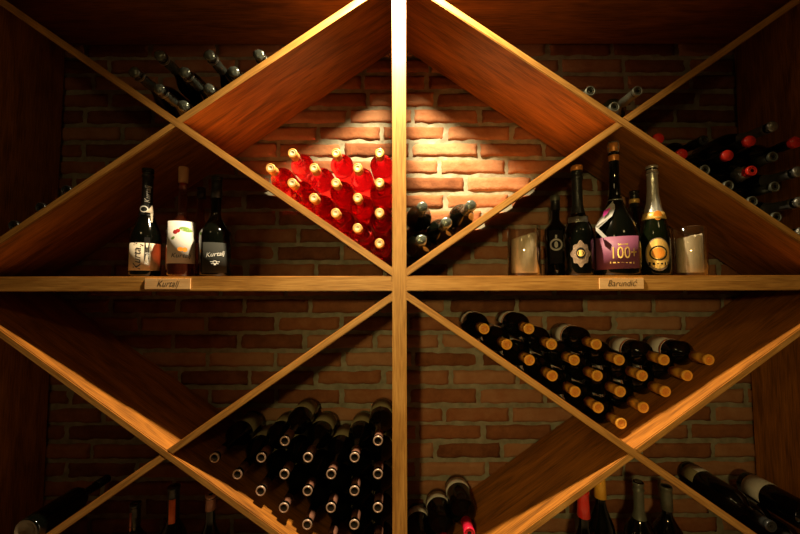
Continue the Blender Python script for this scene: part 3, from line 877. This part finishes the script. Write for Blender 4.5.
r = .0425; Y = r+.022; L = height(164, Y)-.007
b = bottle_root('sparkling bottle with silver foil neck and round gold label, upper right shelf', name='sparkling_wine_bottle')
pr = glass_profile(r, L-.004, .115, .0145, .285); obj('glass_body', lathe(pr, 40), OLIVEGLASS, b, True)
f = foil(rfun(pr), .195, L, BRIGHTSILVER, b, 6, .035, WIRE)
nr = rfun(pr)
obj('collar', lathe([(nr(.180)+.0015, .180), (nr(.180)+.003, .182), (nr(.200)+.003, .202), (nr(.203)+.0015, .203)], 36), GOLDINK, b, True)
obj('collar_seal', wrapped([ell(0, 0, .011, .015)], nr(.19)+.001, -70, .190, .0032), ORANGEINK, b)
lb = obj('label', wrapped([ell(0, 0, .035, .052, 40)], r, -78, .066, .0006), BRONZE, b)
obj('label_ground', wrapped([ell(0, .002, .031, .047, 36)], r, -78, .066, .0010), GOLDINK, lb)
obj('label_ring', wrapped(ringpolys(0, .004, .0195, .0235, 32), r, -78, .066, .0015), INK, lb)
obj('label_sun', wrapped([ell(0, .004, .0165, .0165, 30)], r, -78, .066, .0019), ORANGEINK, lb)
obj('label_strip', wrapped([[(-.026, -.036), (.026, -.036), (.026, -.023), (-.026, -.023)]], r, -78, .066, .0016), INK, lb)
obj('label_text', wrapped([bar(x_, -.034, x_, -.025, .004) for x_ in (-.018, -.008, .002, .012, .020)], r, -78, .066, .0020), GOLDINK, lb)
stand(b, 656, Y)

# ------------------------------------------------------------------ standing bottles on the bottom panel
def floor_bottle(px, py, Y, r, lab, build, sp=.7):
    x, z = at(px, py, Y); L = z-FLR-.0003
    b = bottle_root(lab); L2 = L
    pr = glass_profile(r, L2, L2*.50, .0142, L2*sp); obj('glass_body', lathe(pr, 40), BLACKGLASS, b, True)
    build(b, L2, pr)
    b.location = (x, Y, FLR+.0003); return b
floor_bottle(135.5, 503, .14, .040, 'dark bottle with dusty pink strip, bottom left, leftmost standing',
    lambda b, L, pr: (capsule(.0155, L, .07, BLACKFOIL, BLACKFOIL, b), obj('strip', patch(.0158, L-.090, L-.022, -118, -88), PINKSTRIP, b, True), obj('label', patch(.0158, L-.090, L-.040, -70, -45), GREYFOIL, b, True)), .74)
floor_bottle(174, 486, .12, .041, 'tall dark bottle with bright orange vertical strip, bottom left',
    lambda b, L, pr: (capsule(.0170, L, .10, BLACKFOIL, BLACKFOIL, b), obj('strip', patch(.0182, L-.130, L-.034, -100, -40, .0008), ORANGELABEL, b, True)), .74)
floor_bottle(211, 494, .07, .044, 'round-shouldered dark bottle with brown cap under the falling board, bottom left',
    lambda b, L, pr: capsule(.0148, L, .045, COPPERCAP, COPPERCAP, b), .77)
floor_bottle(583, 490, .06, .036, 'red-capped dark bottle standing left of the yellow-capped one, bottom right',
    lambda b, L, pr: capsule(.0165, L, .078, REDCAP, REDCAP, b, taper=1.15), .72)
floor_bottle(599.5, 471, .128, .0400, 'yellow-capped dark bottle standing just right of the red-capped one, bottom right',
    lambda b, L, pr: capsule(.0165, L, .083, YELLOWCAP, YELLOWCAP, b, taper=1.12), .77)
def gf(b, L, pr, seed): foil(rfun(pr), L*.66, L, GREYFOIL, b, seed, .02)
floor_bottle(638, 481, .12, .045, 'dark bottle with long grey foil neck, left one of the foil pair, bottom right', lambda b, L, pr: gf(b, L, pr, 3), .74)
floor_bottle(666, 486, .15, .045, 'dark bottle with grey capsule, right one of the pair, bottom right',
    lambda b, L, pr: capsule(.0165, L, .075, GREYFOIL, BLACKFOIL, b), .74)

# ------------------------------------------------------------------ downlight and added fill lights
t = thing('ceiling_spotlight', 'small black downlight above the centre post of the rack', 'lamp', (0, -.148, 2.60))
obj('housing', lathe([(0, -.070), (.030, -.070), (.038, -.073), (.042, -.090), (.045, -.090), (.044, -.068), (.030, -.050), (.010, -.045), (0, -.045)], 32), BLACKMETAL, t, True)
obj('stem', lathe([(.008, -.046), (.008, .010), (.035, .011), (.035, .0195), (0, .0195)], 24), BLACKMETAL, t, True)
def light(kind, loc, rot, energy, col, **kw):
    d = bpy.data.lights.new('lamp_or_fill_light', kind); d.energy = energy; d.color = col
    for k, v in kw.items(): setattr(d, k, v)
    o = bpy.data.objects.new('lamp_or_fill_light', d); C.objects.link(o); o.location = loc; o.rotation_euler = rot; return o
light('SPOT', (0, -.148, 2.488), (math.radians(8), 0, 0), 255, (1, .79, .48), spot_size=math.radians(132), spot_blend=1.0, shadow_soft_size=.024)
light('AREA', (-.9, -1.7, 2.60), (math.radians(25), 0, 0), 2.2, (1, .70, .28), size=.25)  # unseen fill on the left, added for dim warm room light
light('AREA', (1.0, -1.6, 2.60), (math.radians(25), 0, 0), 1.5, (1, .70, .28), size=.25)  # weaker added fill on the right, no fitting in the room
aim = (Vector((.40, .3, 1.12)) - Vector((-.45, -2.4, 1.75))).to_track_quat('-Z', 'Y').to_euler()
light('SPOT', (-.45, -2.4, 1.75), aim, 78, (1, .72, .26), spot_size=math.radians(48), spot_blend=1.0, shadow_soft_size=.08)  # added fill spot behind the camera, lifts the lower centre-right bricks
w = bpy.data.worlds.new('w'); bpy.context.scene.world = w; w.use_nodes = True
w.node_tree.nodes['Background'].inputs[0].default_value = (1, .6, .3, 1); w.node_tree.nodes['Background'].inputs[1].default_value = .02

# ------------------------------------------------------------------ camera
cam = bpy.data.cameras.new('camera'); cam.sensor_width = 36; cam.lens = 36*F/800; cam.clip_start = .02
co = bpy.data.objects.new('camera', cam); C.objects.link(co)
co.matrix_world = Matrix.Translation((0, -K, EZ)) @ Matrix.Rotation(PI/2+PITCH, 4, 'X') @ Matrix.Rotation(ROLL, 4, 'Z')
sc = bpy.context.scene; sc.camera = co
sc.view_settings.view_transform = 'Standard'; sc.view_settings.look = 'None'; sc.view_settings.gamma = 1; sc.view_settings.exposure = 0
